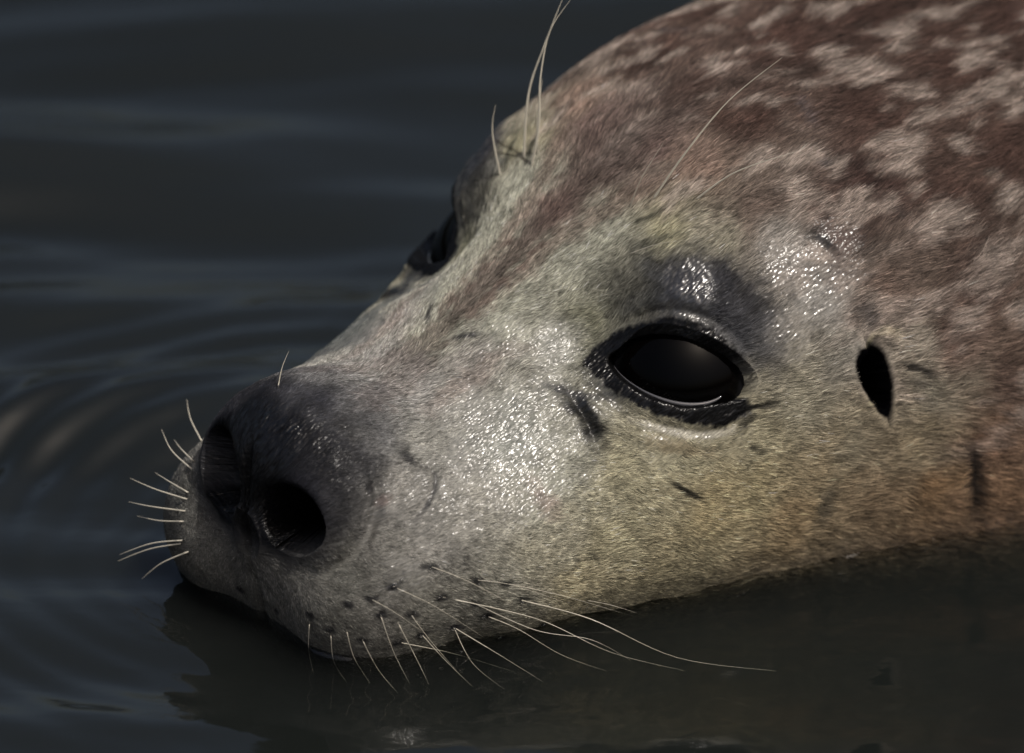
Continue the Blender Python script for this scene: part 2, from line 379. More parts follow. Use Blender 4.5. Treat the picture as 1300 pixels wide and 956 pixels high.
# pale patches of the neck: centre pixel, radius along, radius across (cm)
PATCHES = [((1142, 185), 0.95, 0.75), ((1120, 205), 0.6, 0.35), ((1260, 112), 1.3, 0.5), ((1230, 80), 0.7, 0.5), ((1186, 20), 1.0, 0.35), ((1040, 70), 0.8, 0.28), ((1130, 60), 0.7, 0.3),
           ((1015, 205), 0.8, 0.4), ((1005, 235), 0.5, 0.4), ((1256, 330), 0.95, 0.75), ((1190, 280), 1.0, 0.55), ((1280, 255), 0.6, 0.5), ((880, 20), 1.1, 0.3), ((840, 45), 0.9, 0.3), ((910, 85), 0.8, 0.25),
           ((1090, 105), 0.7, 0.22), ((960, 205), 0.7, 0.3), ((1160, 240), 0.45, 0.3), ((1215, 410), 0.8, 0.5), ((980, 20), 0.8, 0.25), ((940, 125), 0.5, 0.2), ((1290, 140), 0.6, 0.3), ((1060, 215), 0.4, 0.25),
           ((1220, 180), 0.3, 0.3), ((1290, 400), 0.5, 0.4), ((700, 170), 0.7, 0.3), ((780, 110), 0.8, 0.25), ((860, 250), 0.9, 0.35)]
FOLLICLES = [(544, 718), (603, 736), (558, 759), (615, 781), (661, 761), (576, 796), (521, 779), (535, 805), (689, 793), (634, 811), (483, 780), (440, 767), (573, 797), (393, 780), (470, 760),
             (500, 745), (420, 800), (460, 812), (505, 815), (350, 775), (640, 740), (600, 765)]
WETS = [((650, 570), 2.3, 1.0), ((700, 500), 1.1, 0.9), ((640, 430), 1.0, 0.55), ((700, 440), 0.9, 0.8), ((870, 375), 1.1, 1.0), ((1000, 340), 1.0, 0.9), ((1040, 370), 1.3, 1.0), ((1000, 420), 1.0, 0.8), ((1060, 310), 0.9, 0.7),
        ((840, 560), 1.1, 0.6), ((900, 545), 0.8, 0.8), ((760, 500), 0.9, 0.9), ((480, 640), 0.7, 0.8), ((510, 735), 0.8, 0.8), ((600, 520), 1.2, 0.6), ((300, 585), 0.7, 0.8), ((260, 580), 0.6, 0.9), ((560, 650), 1.6, 0.5), ((930, 560), 0.8, 0.6)]
MIR = np.array([1, -1, 1.0])
def setup_coat():
    C = {}
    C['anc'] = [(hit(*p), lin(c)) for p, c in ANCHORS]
    C['anc'] = [(p, c) for p, c in C['anc'] if p is not None]
    for p, c in (((-30, 12, 2), BROWN), ((-30, 0, 8), BROWN), ((-60, 15, -5), BROWN), ((-100, 5, 0), (90, 74, 68)), ((-30, 12, -14), (150, 132, 110)), ((-70, 10, -22), (150, 136, 118)), ((-10, 5, -12), (150, 136, 112)), ((3, 3, -9), (150, 142, 126)), ((-14, 0, 7), BROWN)):
        C['anc'].append((np.array(p, float), lin(c)))
    C['str'] = [(smooth_line(on_skin(p)), w, lin(c), k, r) for p, w, c, k, r in STROKES]
    C['pat'] = [(hit(*p), a, b) for p, a, b in PATCHES]
    C['fol'] = [hit(*p) for p in FOLLICLES]; C['fol'] = [f for f in C['fol'] if f is not None]
    lp = on_skin(LID); la, lb, _ = eye_uv(lp[:, 0], lp[:, 1], lp[:, 2]); C['lid'] = np.stack([la, lb], 1)
    C['wet'] = [(hit(*p), r, k) for p, r, k in WETS]
    return C
def flow_coords(P):
    th = np.arctan2(P[:, 1], P[:, 2] + 4.0)
    R = np.interp(P[:, 0], [-150, -45, -10, 0, 6, 11], [6, 18, 9.5, 7, 5, 4])
    return np.stack([P[:, 0], th * R, np.linalg.norm(P[:, 1:], axis=1)], 1)
LID = [(745, 462), (765, 440), (800, 420), (850, 408), (900, 420), (935, 450), (948, 490), (940, 525), (915, 537), (875, 533), (830, 520), (785, 495)]
def poly_dist(u, v, poly):
    d = np.full(len(u), 1e3); ins = np.zeros(len(u), bool); n = len(poly)
    for k in range(n):
        ax, ay = poly[k]; bx, by = poly[(k + 1) % n]
        t = np.clip(((u - ax) * (bx - ax) + (v - ay) * (by - ay)) / ((bx - ax) ** 2 + (by - ay) ** 2), 0, 1)
        d = np.minimum(d, np.hypot(u - ax - t * (bx - ax), v - ay - t * (by - ay)))
        ins ^= ((ay > v) != (by > v)) & (u < (bx - ax) * (v - ay) / (by - ay + 1e-12) + ax)
    return np.where(ins, -d, d)
def FL_(P): return flow_coords(P) * np.array([1.4, 4.5, 1.0])
def coat(P, C):
    """pigment (linear), wetness, bareness of mirrored points"""
    Q = P.copy(); Q[:, 1] = np.abs(Q[:, 1])
    warp = np.stack([noise(P, 0.8, 1), noise(P, 0.8, 2), noise(P, 0.8, 3)], 1) * 0.55 + np.stack([noise(P, 2.6, 4), noise(P, 2.6, 5), noise(P, 2.6, 6)], 1) * 0.22
    W = Q + warp
    num = np.zeros((len(P), 3)); den = np.zeros(len(P))
    for p, c in C['anc']:
        dx = W[:, 0] - p[0]; dy = W[:, 1] - p[1]; dz = W[:, 2] - p[2]
        w = dx * dx + dy * dy + dz * dz + 0.18; w = w ** -1.6
        num += w[:, None] * c; den += w
    colr = num / den[:, None]
    F = flow_coords(P)
    # the neck's mottling: pale patches and darker blotches, drawn out along the fur
    sk = np.stack([F[:, 0] * 0.55, F[:, 1] * 0.9 + F[:, 0] * 0.25, F[:, 2] * 0.3], 1)
    neck = sstep(-2.0, -6.0, Q[:, 0] - 0.55 * (Q[:, 2] - 1.5)) * sstep(-5.0, -1.5, Q[:, 2] + 0.12 * (-Q[:, 0] - 8))
    n1 = fbm(sk, 1.0, 4, 11); n2 = fbm(sk, 2.6, 3, 19); n3 = fbm(sk, 0.6, 3, 23)
    pale = np.clip(sstep(0.12, 0.75, n1 + 0.45 * n2 + 0.2 * n3), 0, 1) * 0.75
    expl = np.zeros(len(P))
    T = np.array([-0.97, 0.12, 0.2])
    rag = 0.45 * noise(P, 1.6, 31) + 0.45 * noise(FL_(P), 1.0, 33) + 0.25 * noise(P, 6.0, 35)
    for p, a, b in C['pat']:
        if p is None: continue
        D = W * 0.55 + Q * 0.45 - p; al = D @ T; ac = np.sqrt(np.maximum((D ** 2).sum(1) - al ** 2, 0))
        expl = np.maximum(expl, 0.8 * sstep(1.35, 0.35, np.sqrt((al / a) ** 2 + (ac / b) ** 2) + rag))
    k = np.clip(np.maximum(pale * neck, expl), 0, 1)[:, None]
    colr = colr * (1 - k) + lin((156, 144, 135)) * k
    blot = neck * sstep(0.1, 0.6, n3 - 0.4 * n1)
    colr = colr * (1 - 0.35 * blot[:, None] * (1 - k))
    ragn = 0.5 * noise(P, 3.0, 41) + 0.35 * noise(P, 8.0, 43)
    for L, w, c, st, r in C['str']:
        near = np.where(((Q > L.min(0) - w * 3 - 0.3) & (Q < L.max(0) + w * 3 + 0.3)).all(1))[0]
        d, t = line_dist(P[near] + warp[near] * 0.25 * r, L, w * 3)
        m = st * sstep(1.5, 0.5, d / w + r * ragn[near])
        m *= np.clip(1.2 * np.sin(np.pi * np.clip(t, 0.06, 0.94)) ** 0.5, 0, 1)
        if c.max() > 0.4: m = m * (P[near, 1] > 0)
        colr[near] = colr[near] * (1 - m[:, None]) + c * m[:, None]
    for f in C['fol']:
        near = np.where((np.abs(Q - f) < 0.6).all(1))[0]
        d = np.sqrt(((Q[near] - f) ** 2 * np.array([0.5, 1, 2.0])).sum(1)) + 0.15 * ragn[near]
        m = 0.9 * sstep(0.24, 0.08, d); colr[near] = colr[near] * (1 - m[:, None]) + lin((26, 26, 30)) * m[:, None]
    colr *= 0.91
    colr *= np.clip(1 + 0.30 * fbm(P, 1.9, 2, 55) + 0.22 * noise(P, 8.0, 57), 0.4, 1.6)[:, None]
    snout = sstep(1.2, 0.55, np.sqrt(((Q[:, 0] - 10.2) / 3.6) ** 2 + ((Q[:, 1] - 0.8) / 2.7) ** 2 + ((Q[:, 2] + 1.6) / 2.3) ** 2) + 0.18 * fbm(P, 1.3, 3, 58)) * 0.9
    colr = colr * (1 - snout[:, None]) + lin((16, 16, 20)) * snout[:, None]
    fg = sstep(-6, 0, P[:, 0])[:, None]; colr = colr * (1 - fg + fg * np.array([0.98, 1.01, 0.98]))
    # bare black skin: eyelids, nostrils, ear hole, the pad between the nostrils
    a, b, c = eye_uv(Q[:, 0], Q[:, 1], Q[:, 2])
    al = almond(a - 0.05, b) + 0.10 * noise(P, 5.0, 61) + 0.05 * noise(P, 14.0, 62)
    near = (c > -0.5) & (np.abs(a) < 4)
    pd = poly_dist(a, b, C['lid']) + 0.10 * noise(P, 5.0, 61) + 0.07 * noise(P, 14.0, 62)
    lid = np.where(near, np.maximum(sstep(0.24, 0.06, pd), sstep(1.2, 1.05, al)), 0); lid2 = np.where(near, sstep(0.55, 0.0, pd + 0.15 * (b < 0)), 0) * 0.45
    farv = P[:, 1] < 0; X = Q - np.where(farv[:, None], np.array([N_C[0], 1.32, -2.25]), N_C); u = X @ N1; v = X @ N2; n = X @ NN
    g = np.sqrt((u / np.where(u < 0, 1.2, 0.92)) ** 2 + ((v - 0.12 * u) / np.where(farv, 1.2, np.where(v < 0, 0.9, 0.78))) ** 2)
    nos = np.where(np.abs(n) < 3.2, sstep(1.48, 1.12, g + 0.1 * noise(P, 4.0, 63)), 0); nos2 = np.where(np.abs(n) < 3, sstep(2.3, 1.1, g + 0.2 * noise(P, 2.0, 65)), 0) * 0.7
    rhin = sstep(9.3, 10.2, Q[:, 0] + 0.2 * noise(P, 2.0, 66)) * sstep(-4.3, -3.3, Q[:, 2]) * sstep(1.9, 1.1, Q[:, 1])
    X = Q - EAR_C; u = X @ ER1; v = X @ ER2
    g = np.sqrt((u / (0.29 + 0.09 * np.clip(v, -1, 1))) ** 2 + (v / 0.8) ** 2)
    ear = np.where(np.linalg.norm(X, axis=1) < 3.2, np.where(u * ER1[0] < 0, sstep(2.1, 1.35, g + 0.10 * noise(P, 6.0, 64)), sstep(1.6, 1.35, g + 0.08 * noise(P, 6.0, 64))), 0)
    for m, cc in ((lid2, (44, 44, 46)), (lid, BLACK), (nos2, (36, 36, 42)), (nos, (5, 5, 6)), (rhin * 0.95, (11, 11, 13)), (ear, (3, 3, 4))):
        colr = colr * (1 - m[:, None]) + lin(cc) * m[:, None]
    bare = np.clip(np.maximum.reduce([lid * 0.93, nos, rhin * 0.8, ear, np.where(np.linalg.norm(X, axis=1) < 2.0, sstep(2.4, 1.7, g) * (u * ER1[0] > -0.02), 0)]), 0, 1)
    wet = np.zeros(len(P))
    wetn = 0.35 * noise(P, 1.4, 71) + 0.25 * noise(P, 4.0, 72)
    for p, r, kk in C['wet']:
        d = np.linalg.norm(Q - p, axis=1) / r
        wet = np.maximum(wet, kk * sstep(1.25, 0.35, d + wetn))
    colr = colr * (1 - 0.30 * wet)[:, None]                                               # wet fur is darker
    wet = np.maximum(wet * (1 - 0.6 * lid), np.maximum.reduce([0.36 * lid, 0.2 * nos, 0.6 * rhin, 0.22 * snout]))
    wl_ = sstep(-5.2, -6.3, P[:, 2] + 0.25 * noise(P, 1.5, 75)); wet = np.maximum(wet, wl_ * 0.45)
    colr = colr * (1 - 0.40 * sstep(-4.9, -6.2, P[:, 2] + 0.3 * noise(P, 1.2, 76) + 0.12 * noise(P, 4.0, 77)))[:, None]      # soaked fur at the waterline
    return colr, wet, bare

# ------------------------------------------------------------------ node helpers
def new_mat(name):
    m = bpy.data.materials.new(name); m.use_nodes = True
    nt = m.node_tree; return m, nt, nt.nodes['Principled BSDF']
def nd(nt, typ, **kw):
    n = nt.nodes.new(typ)
    for k, v in kw.items(): setattr(n, k, v)
    return n
def math_node(nt, op, a, b=None, clamp=False):
    n = nd(nt, 'ShaderNodeMath', operation=op); n.use_clamp = clamp
    for i, v in enumerate((a, b)):
        if v is None: continue
        if isinstance(v, (int, float)): n.inputs[i].default_value = v
        else: nt.links.new(v, n.inputs[i])
    return n.outputs[0]
def attr(nt, name):
    return nd(nt, 'ShaderNodeAttribute', attribute_name=name)

def skin_material():
    m, nt, b = new_mat('wet_seal_skin'); L = nt.links
    ac = attr(nt, 'coat'); aw = attr(nt, 'wet'); af = attr(nt, 'flow'); ab = attr(nt, 'bare')
    def tex(scale, detail, rough=0.5):
        mp = nd(nt, 'ShaderNodeMapping'); mp.inputs['Scale'].default_value = scale; L.new(af.outputs['Vector'], mp.inputs['Vector'])
        n = nd(nt, 'ShaderNodeTexNoise'); n.inputs['Scale'].default_value = 1.0; n.inputs['Detail'].default_value = detail; n.inputs['Roughness'].default_value = rough
        L.new(mp.outputs[0], n.inputs['Vector']); return n.outputs[0]
    n1 = tex((6.0, 20.0, 6.0), 4, 0.65)                 # strands
    n2 = tex((7.0, 12.0, 7.0), 0)                       # beads of wet fur
    n3 = tex((3.5, 6.0, 3.5), 1)
    v = math_node(nt, 'MULTIPLY_ADD', n1, 1.7); v.node.inputs[2].default_value = -0.15
    mix = nd(nt, 'ShaderNodeMix', data_type='RGBA', blend_type='MULTIPLY'); mix.inputs['Factor'].default_value = 1.0
    L.new(ac.outputs['Color'], mix.inputs[6]); L.new(v, mix.inputs[7]); L.new(mix.outputs[2], b.inputs['Base Color'])
    b.inputs['Roughness'].default_value = 0.62
    sr = math_node(nt, 'MULTIPLY', ac.outputs['Fac'], 5.0); L.new(math_node(nt, 'MINIMUM', sr, 0.10), b.inputs['Specular IOR Level'])
    wet = math_node(nt, 'MULTIPLY', aw.outputs['Fac'], math_node(nt, 'MULTIPLY_ADD', n3, 1.8, True))
    wet.node.inputs[1].links[0].from_node.inputs[2].default_value = -0.25
    L.new(wet, b.inputs['Coat Weight']); b.inputs['Coat Roughness'].default_value = 0.215; b.inputs['Coat IOR'].default_value = 1.62
    bp = nd(nt, 'ShaderNodeBump'); bp.inputs['Strength'].default_value = 1.0; bp.inputs['Distance'].default_value = 0.0003
    L.new(n1, bp.inputs['Height']); L.new(bp.outputs[0], b.inputs['Normal'])
    b2 = nd(nt, 'ShaderNodeBump'); b2.inputs['Strength'].default_value = 1.0; b2.inputs['Distance'].default_value = 0.00045
    L.new(n2, b2.inputs['Height']); L.new(b2.outputs[0], b.inputs['Coat Normal'])
    return m
def fur_material():
    m, nt, b = new_mat('short_fur'); L = nt.links
    ac = attr(nt, 'coat'); aw = attr(nt, 'wet')
    L.new(ac.outputs['Color'], b.inputs['Base Color'])
    r = math_node(nt, 'MULTIPLY_ADD', aw.outputs['Fac'], -0.30); r.node.inputs[2].default_value = 0.52
    L.new(r, b.inputs['Roughness']); sp = math_node(nt, 'MULTIPLY_ADD', aw.outputs['Fac'], 0.30); sp.node.inputs[2].default_value = 0.09; L.new(sp, b.inputs['Specular IOR Level'])
    return m

# ------------------------------------------------------------------ assemble the seal
def tag(o, label=None, category=None, group=None, kind=None):
    for k, v in (('label', label), ('category', category), ('group', group), ('kind', kind)):
        if v: o[k] = v
    return o
seal = bpy.data.objects.new('seal', None); col.objects.link(seal); seal.location = EYE_MID; seal.empty_display_size = 0.1
tag(seal, 'mottled brown and pale grey seal swimming with its wet head above dark water', 'seal')
bpy.context.view_layer.update()
INV = Matrix.Translation(Vector(-EYE_MID))
def child(name, data, parent=seal):
    o = bpy.data.objects.new(name, data); col.objects.link(o); o.parent = parent
    if parent is seal: o.matrix_parent_inverse = INV            # meshes are built in world coordinates
    return o

RES = (290, 600, 900)
PG = build_skin(*RES); n_, m_, _ = PG.shape
def grid_normals(P3):
    du = np.gradient(P3, axis=0); dv = np.roll(P3, -1, 1) - np.roll(P3, 1, 1)
    N = np.cross(dv, du); N /= np.linalg.norm(N, axis=-1, keepdims=True) + 1e-12
    c = P3 - P3.mean(1, keepdims=True)
    return N if (N * c)[:600].sum() > 0 else -N
NG = grid_normals(PG).reshape(-1, 3)
PV = PG.reshape(-1, 3)
PV = PV + NG * relief(PV)[:, None]
lump = 0.035 * noise(PV, 1.1, 81) + 0.02 * noise(PV, 2.7, 82)
FL = flow_coords(PV)
streak = 0.010 * noise(FL * np.array([2.0, 7.0, 2.0]), 1.0, 83) + 0.006 * noise(FL * np.array([5.0, 14.0, 4.0]), 1.0, 84)
face = sstep(12.5, 9.0, PV[:, 0])
PV = PV + NG * (lump * face + streak)[:, None]
NG = grid_normals(PV.reshape(n_, m_, 3)).reshape(-1, 3)
COAT = setup_coat()
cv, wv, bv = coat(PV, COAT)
FACES = grid_faces(n_, m_)
me = mesh_from('body', to_world(PV), FACES)
def put_attr(d, name, typ, dom, arr):
    a = d.attributes.new(name, typ, dom)
    a.data.foreach_set({'FLOAT': 'value', 'FLOAT_VECTOR': 'vector', 'FLOAT_COLOR': 'color'}[typ], np.ascontiguousarray(arr, np.float32).ravel())
put_attr(me, 'coat', 'FLOAT_COLOR', 'POINT', np.concatenate([cv, np.ones((len(cv), 1))], 1))
put_attr(me, 'wet', 'FLOAT', 'POINT', wv); put_attr(me, 'bare', 'FLOAT', 'POINT', bv); put_attr(me, 'flow', 'FLOAT_VECTOR', 'POINT', FL)
me.materials.append(skin_material())
child('body', me)

# fur: short strands lying backwards over the skin
def make_fur(count, seed=3):
    rng = np.random.RandomState(seed)
    A = PV[FACES[:, 0]]; B = PV[FACES[:, 1]]; Cc = PV[FACES[:, 2]]; D = PV[FACES[:, 3]]
    area = np.linalg.norm(np.cross(Cc - A, D - B), axis=1) * 0.5
    mid = (A + Cc) / 2; px = pixel(mid)
    nn = NG[FACES[:, 0]]
    vd = np.array([0.544, 0.696, 0.469])
    seen = sstep(-0.35, 0.05, nn @ vd) * (px[:, 0] > -80) * (px[:, 0] < 1420) * (px[:, 1] > -120) * (px[:, 1] < 1000)
    dens = (0.04 + seen) * (mid[:, 0] > -40) * (1 - bv[FACES[:, 0]]) * np.where(mid[:, 2] < -9, 0.1, 1.0)
    bf = bv[FACES].max(1); e1_ = np.linalg.norm(B - A, axis=1); e2_ = np.linalg.norm(D - A, axis=1)
    dens *= (1 - bf) * (np.maximum(e1_, e2_) / (np.minimum(e1_, e2_) + 1e-6) < 9)      # none on the walls of ear and nostrils
    dens *= (1 + 0.8 * sstep(-4, 6, mid[:, 0])) * (1 - 0.93 * sstep(0.15, 0.7, wv[FACES[:, 0]]))
    w = area * dens; f = np.searchsorted(np.cumsum(w) / w.sum(), rng.rand(count))
    f = np.clip(f, 0, len(FACES) - 1)
    u = rng.rand(count)[:, None]; v = rng.rand(count)[:, None]
    root = (A[f] * (1 - u) + B[f] * u) * (1 - v) + (D[f] * (1 - u) + Cc[f] * u) * v
    k = FACES[f, 0]; N = NG[k]; wet = wv[k]; bare = bv[k]; c0 = cv[k]
    x = root[:, 0]
    # lie of the coat: backwards from the nose, sweeping down the cheeks, round the eye, with whorls
    Q = root.copy(); sy = np.sign(Q[:, 1]); Q[:, 1] = np.abs(Q[:, 1])
    dirv = np.stack([-np.ones(count), 0.25 * sy * np.ones(count), 0.10 - 0.30 * sstep(0.5, -4, root[:, 2])], 1)
    dirv[:, 2] += 0.35 * sstep(2, -4, x) * sstep(-1, 2, root[:, 2])
    ec = np.array([-0.15, 5.35, -0.05]); De = Q - ec; de = np.linalg.norm(De, axis=1)
    away = De / (de[:, None] + 1e-3); away[:, 1] *= sy
    dirv += away * (0.9 * np.exp(-(de / 2.6) ** 2))[:, None]
    pc = np.array([9.0, 2.6, -4.6]); Dp = Q - pc; dp = np.linalg.norm(Dp, axis=1)
    dirv[:, 2] -= 0.8 * np.exp(-(dp / 2.2) ** 2)
    dirv += np.stack([noise(root, 0.9, 91), noise(root, 0.9, 92), noise(root, 0.9, 93)], 1) * 0.45
    dirv += rng.normal(size=(count, 3)) * (0.16 - 0.08 * wet)[:, None]
    dirv -= N * (dirv * N).sum(1)[:, None]; dirv /= np.linalg.norm(dirv, axis=1)[:, None] + 1e-9
    ln = np.interp(x, [-40, -10, -3, 3, 8, 10.5, 12], [0.60, 0.40, 0.26, 0.19, 0.15, 0.11, 0.10]) * (0.6 + 0.8 * rng.rand(count)) * (1 - 0.3 * wet) * (1 - 0.4 * bare)
    lift = (0.16 + 0.22 * rng.rand(count)) * (1 - 0.6 * wet)
    # wet fur gathers into points
    side = np.cross(N, dirv)
    F = flow_coords(root); cell = np.array([0.22, 0.085])
    ij = np.floor(F[:, :2] / cell + 0.35 * np.stack([noise(root, 3.0, 95), noise(root, 3.0, 96)], 1))
    h = (np.sin(ij[:, 0] * 127.1 + ij[:, 1] * 311.7) * 43758.5453) % 1.0
    cen = (ij[:, 1] + 0.5 + (h - 0.5) * 0.5) * cell[1] - F[:, 1]
    pull = (0.25 + 0.6 * wet) * cen
    ts = np.array([0.0, 0.35, 0.7, 1.0])
    pts = []
    for t in ts:
        p = root + dirv * (ln * t)[:, None] + N * (ln * (lift * t * (1.25 - 0.75 * t)) - 0.01)[:, None] + side * (pull * t * t * sy)[:, None]
        pts.append(p)
    PT = np.stack(pts, 1)
    hc = bpy.data.hair_curves.new('fur'); hc.add_curves([4] * count)
    hc.attributes['position'].data.foreach_set('vector', to_world(PT.reshape(-1, 3)).astype(np.float32).ravel())
    rad = np.array([1.0, 0.9, 0.6, 0.12])[None] * (0.000036 * (0.7 + 0.6 * rng.rand(count)))[:, None]
    put_attr(hc, 'radius', 'FLOAT', 'POINT', rad) if 'radius' not in hc.attributes else hc.attributes['radius'].data.foreach_set('value', rad.astype(np.float32).ravel())
    tone = np.exp(rng.normal(size=count) * 0.42) * (0.85 + 0.5 * (h - 0.5))
    dark = rng.rand(count) < 0.32
    tone = np.where(dark, tone * 0.30, tone * 1.25)
    cc = np.clip(c0 * tone[:, None], 0.002, 0.75)
    put_attr(hc, 'coat', 'FLOAT_COLOR', 'CURVE', np.concatenate([cc, np.ones((count, 1))], 1))
    put_attr(hc, 'wet', 'FLOAT', 'CURVE', wet)
    hc.materials.append(fur_material())
    o = child('fur', hc); tag(o, kind='stuff')
    return o
make_fur(520000)

# eyes
def eye_material():
    m, nt, b = new_mat('dark_wet_eye'); L = nt.links
    at = attr(nt, 'ring')
    rp = nd(nt, 'ShaderNodeValToRGB'); e = rp.color_ramp.elements
    e[0].position = 0.0; e[0].color = (0.0005, 0.0005, 0.0005, 1)
    e[1].position = 0.36; e[1].color = (0.0005, 0.0005, 0.0005, 1)
    for p, c in ((0.45, (0.0006, 0.0005, 0.0005)), (0.74, (0.0008, 0.0006, 0.0006)), (0.80, (0.001, 0.001, 0.001)), (0.90, (0.006, 0.006, 0.007)), (1.0, (0.005, 0.004, 0.004))):
        k = rp.color_ramp.elements.new(p); k.color = (*c, 1)
    L.new(at.outputs['Fac'], rp.inputs[0]); L.new(rp.outputs[0], b.inputs['Base Color'])
    b.inputs['Roughness'].default_value = 0.04; b.inputs['IOR'].default_value = 1.17
    return m
EYE_M = eye_material()
def wet_material(name, c, rough=0.06, ior=1.34):
    m, nt, b = new_mat(name); b.inputs['Base Color'].default_value = (*c, 1); b.inputs['Roughness'].default_value = rough; b.inputs['IOR'].default_value = ior
    b.inputs['Coat Weight'].default_value = 0.6; b.inputs['Coat Roughness'].default_value = 0.04
    return m
TEAR_M = wet_material('tear_film', (0.05, 0.05, 0.055)); CANT_M = wet_material('eye_corner_skin', (0.03, 0.026, 0.028), 0.15)
def tube(name, pts, radii, mat, seg=8):
    P = np.array(pts, float); n = len(P); T = np.gradient(P, axis=0); T /= np.linalg.norm(T, axis=1)[:, None] + 1e-12
    ref = np.array([0.13, 0.31, 0.94]); U = np.cross(T, ref); U /= np.linalg.norm(U, axis=1)[:, None] + 1e-12; V = np.cross(T, U)
    a = np.linspace(0, 2 * math.pi, seg, endpoint=False)
    ring = P[:, None] + np.array(radii)[:, None, None] * (np.cos(a)[None, :, None] * U[:, None] + np.sin(a)[None, :, None] * V[:, None])
    vs = ring.reshape(-1, 3); F = grid_faces(n, seg)
    m = mesh_from(name, to_world(vs), F); m.materials.append(mat); return m
def make_eye(sgn):
    nr, ns = 90, 128
    t = np.linspace(0, math.pi, nr); a = np.linspace(0, 2 * math.pi, ns, endpoint=False)
    T, A = np.meshgrid(t, a, indexing='ij')
    G = unit(EN * 0.97 + np.array([0.12, 0.1, 0.05]))        # gaze
    g1 = unit(np.cross(G, (0, 0, 1.0))); g2 = np.cross(g1, G)
    R = EYE_R * (1 + 0.004 * np.exp(-(T / 0.8) ** 2))
    d = np.cos(T)[..., None] * G + np.sin(T)[..., None] * (np.cos(A)[..., None] * g1 + np.sin(A)[..., None] * g2)
    P = EYE_C + d * R[..., None]
    P = P.reshape(-1, 3) * np.array([1, sgn, 1.0])
    m = mesh_from('eye', to_world(P), grid_faces(nr, ns)); put_attr(m, 'ring', 'FLOAT', 'POINT', (T / 1.0).ravel()); m.materials.append(EYE_M)
    o = child('eye', m)
    # wet line where the lower lid meets the eye
    s = np.linspace(-0.93, 0.93, 48); pts = []
    for k in s:
        aa = k * EYE_A * (1.24 if k < 0 else 0.86)
        bb = -EYE_DN * math.sqrt(max(1 - k * k, 0)) / math.sqrt(1 + 0.25 * k * k * 1.5 * (k < 0)) * 0.97
        cc = math.sqrt(max((EYE_R + 0.02) ** 2 - aa * aa - bb * bb, 0.01))
        pts.append(EYE_C + E1 * aa + E2 * bb + EN * cc)
    pts = np.array(pts) * np.array([1, sgn, 1.0])
    rr = 0.07 * (0.3 + 0.7 * sstep(-1, 0.5, s)) * (0.3 + 0.7 * np.sqrt(np.clip(1 - (s / 0.93) ** 2, 0, 1)))
    tl = child('tear_line', tube('tear_line', pts, rr, TEAR_M, 10), o)
    tl.matrix_parent_inverse = Matrix.Identity(4)
    return o
for sg in (1, -1): make_eye(sg)

# whiskers
def whisker_material():
    m, nt, b = new_mat('whisker_keratin'); L = nt.links
    b.inputs['Base Color'].default_value = (0.62, 0.58, 0.47, 1); b.inputs['Roughness'].default_value = 0.3; b.inputs['IOR'].default_value = 1.5
    n1 = nd(nt, 'ShaderNodeTexNoise'); n1.inputs['Scale'].default_value = 260.0
    rp = nd(nt, 'ShaderNodeValToRGB'); rp.color_ramp.elements[0].color = (0.22, 0.20, 0.15, 1); rp.color_ramp.elements[1].color = (0.48, 0.45, 0.38, 1)
    L.new(n1.outputs[0], rp.inputs[0]); L.new(rp.outputs[0], b.inputs['Base Color'])
    return m
WH_M = whisker_material()
def curve_pts(C, n=22):
    C = np.array(C, float); return smooth_line(C, max(3, n // (len(C) - 1)))
def at_height(px, py, z):
    o, d = pixel_ray(px, py); t = (z - o[2]) / d[2]; return o + d * t
def at_depth(px, py, ref):
    o, d = pixel_ray(px, py); vd = np.array([0.544, 0.696, 0.469]); t = ((ref - o) @ vd) / (d @ vd); return o + d * t
def whisker(name, P, r0, beads=0.0):
    P = curve_pts(P); s = np.linspace(0, 1, len(P))
    for k in range(6):                                   # keep the hair outside the skin past its root
        f = sdf(P); lo = (f < 0.09) & (s > 0.06)
        P[lo] += np.array([0.544, 0.696, 0.469]) * (0.10 - f[lo])[:, None]
    r = r0 * (1 - 0.85 * s ** 1.4) * (1 + beads * np.sin(s * len(P) * 2.1))
    child(name, tube(name, P, r, WH_M, 7))
WATER_Z = -WATER_BELOW_EYES * 100
NEAR = [([(662, 762), (750, 786), (860, 835), (985, 852)], -0.9, 0.045), ([(562, 758), (680, 785), (775, 828), (870, 852)], -0.8, 0.036), ([(615, 781), (655, 797), (712, 831), (770, 852)], -0.7, 0.036),
        ([(577, 797), (635, 832), (690, 866)], -0.7, 0.034), ([(536, 806), (565, 838), (600, 872)], -0.7, 0.032), ([(505, 790), (528, 835), (545, 870)], -0.7, 0.03), ([(483, 780), (500, 828), (520, 868)], -0.6, 0.028),
        ([(603, 736), (650, 742), (715, 764)], 0.9, 0.022), ([(745, 762), (775, 768), (808, 778)], 0.1, 0.02), ([(689, 793), (760, 822), (850, 846), (920, 850)], -0.9, 0.032), ([(634, 811), (700, 838), (775, 868)], -0.8, 0.032),
        ([(521, 779), (548, 815), (580, 852)], -0.4, 0.026), ([(440, 800), (450, 835), (470, 868)], -0.8, 0.024), ([(600, 765), (680, 800), (750, 812), (800, 838)], -0.4, 0.028), ([(576, 796), (600, 842), (640, 875)], -0.9, 0.028),
        ([(393, 790), (392, 825), (398, 855)], -0.8, 0.022), ([(420, 805), (424, 840), (440, 866)], -0.9, 0.022), ([(460, 812), (480, 850), (505, 880)], -0.9, 0.026)]
_wr = np.random.RandomState(21)
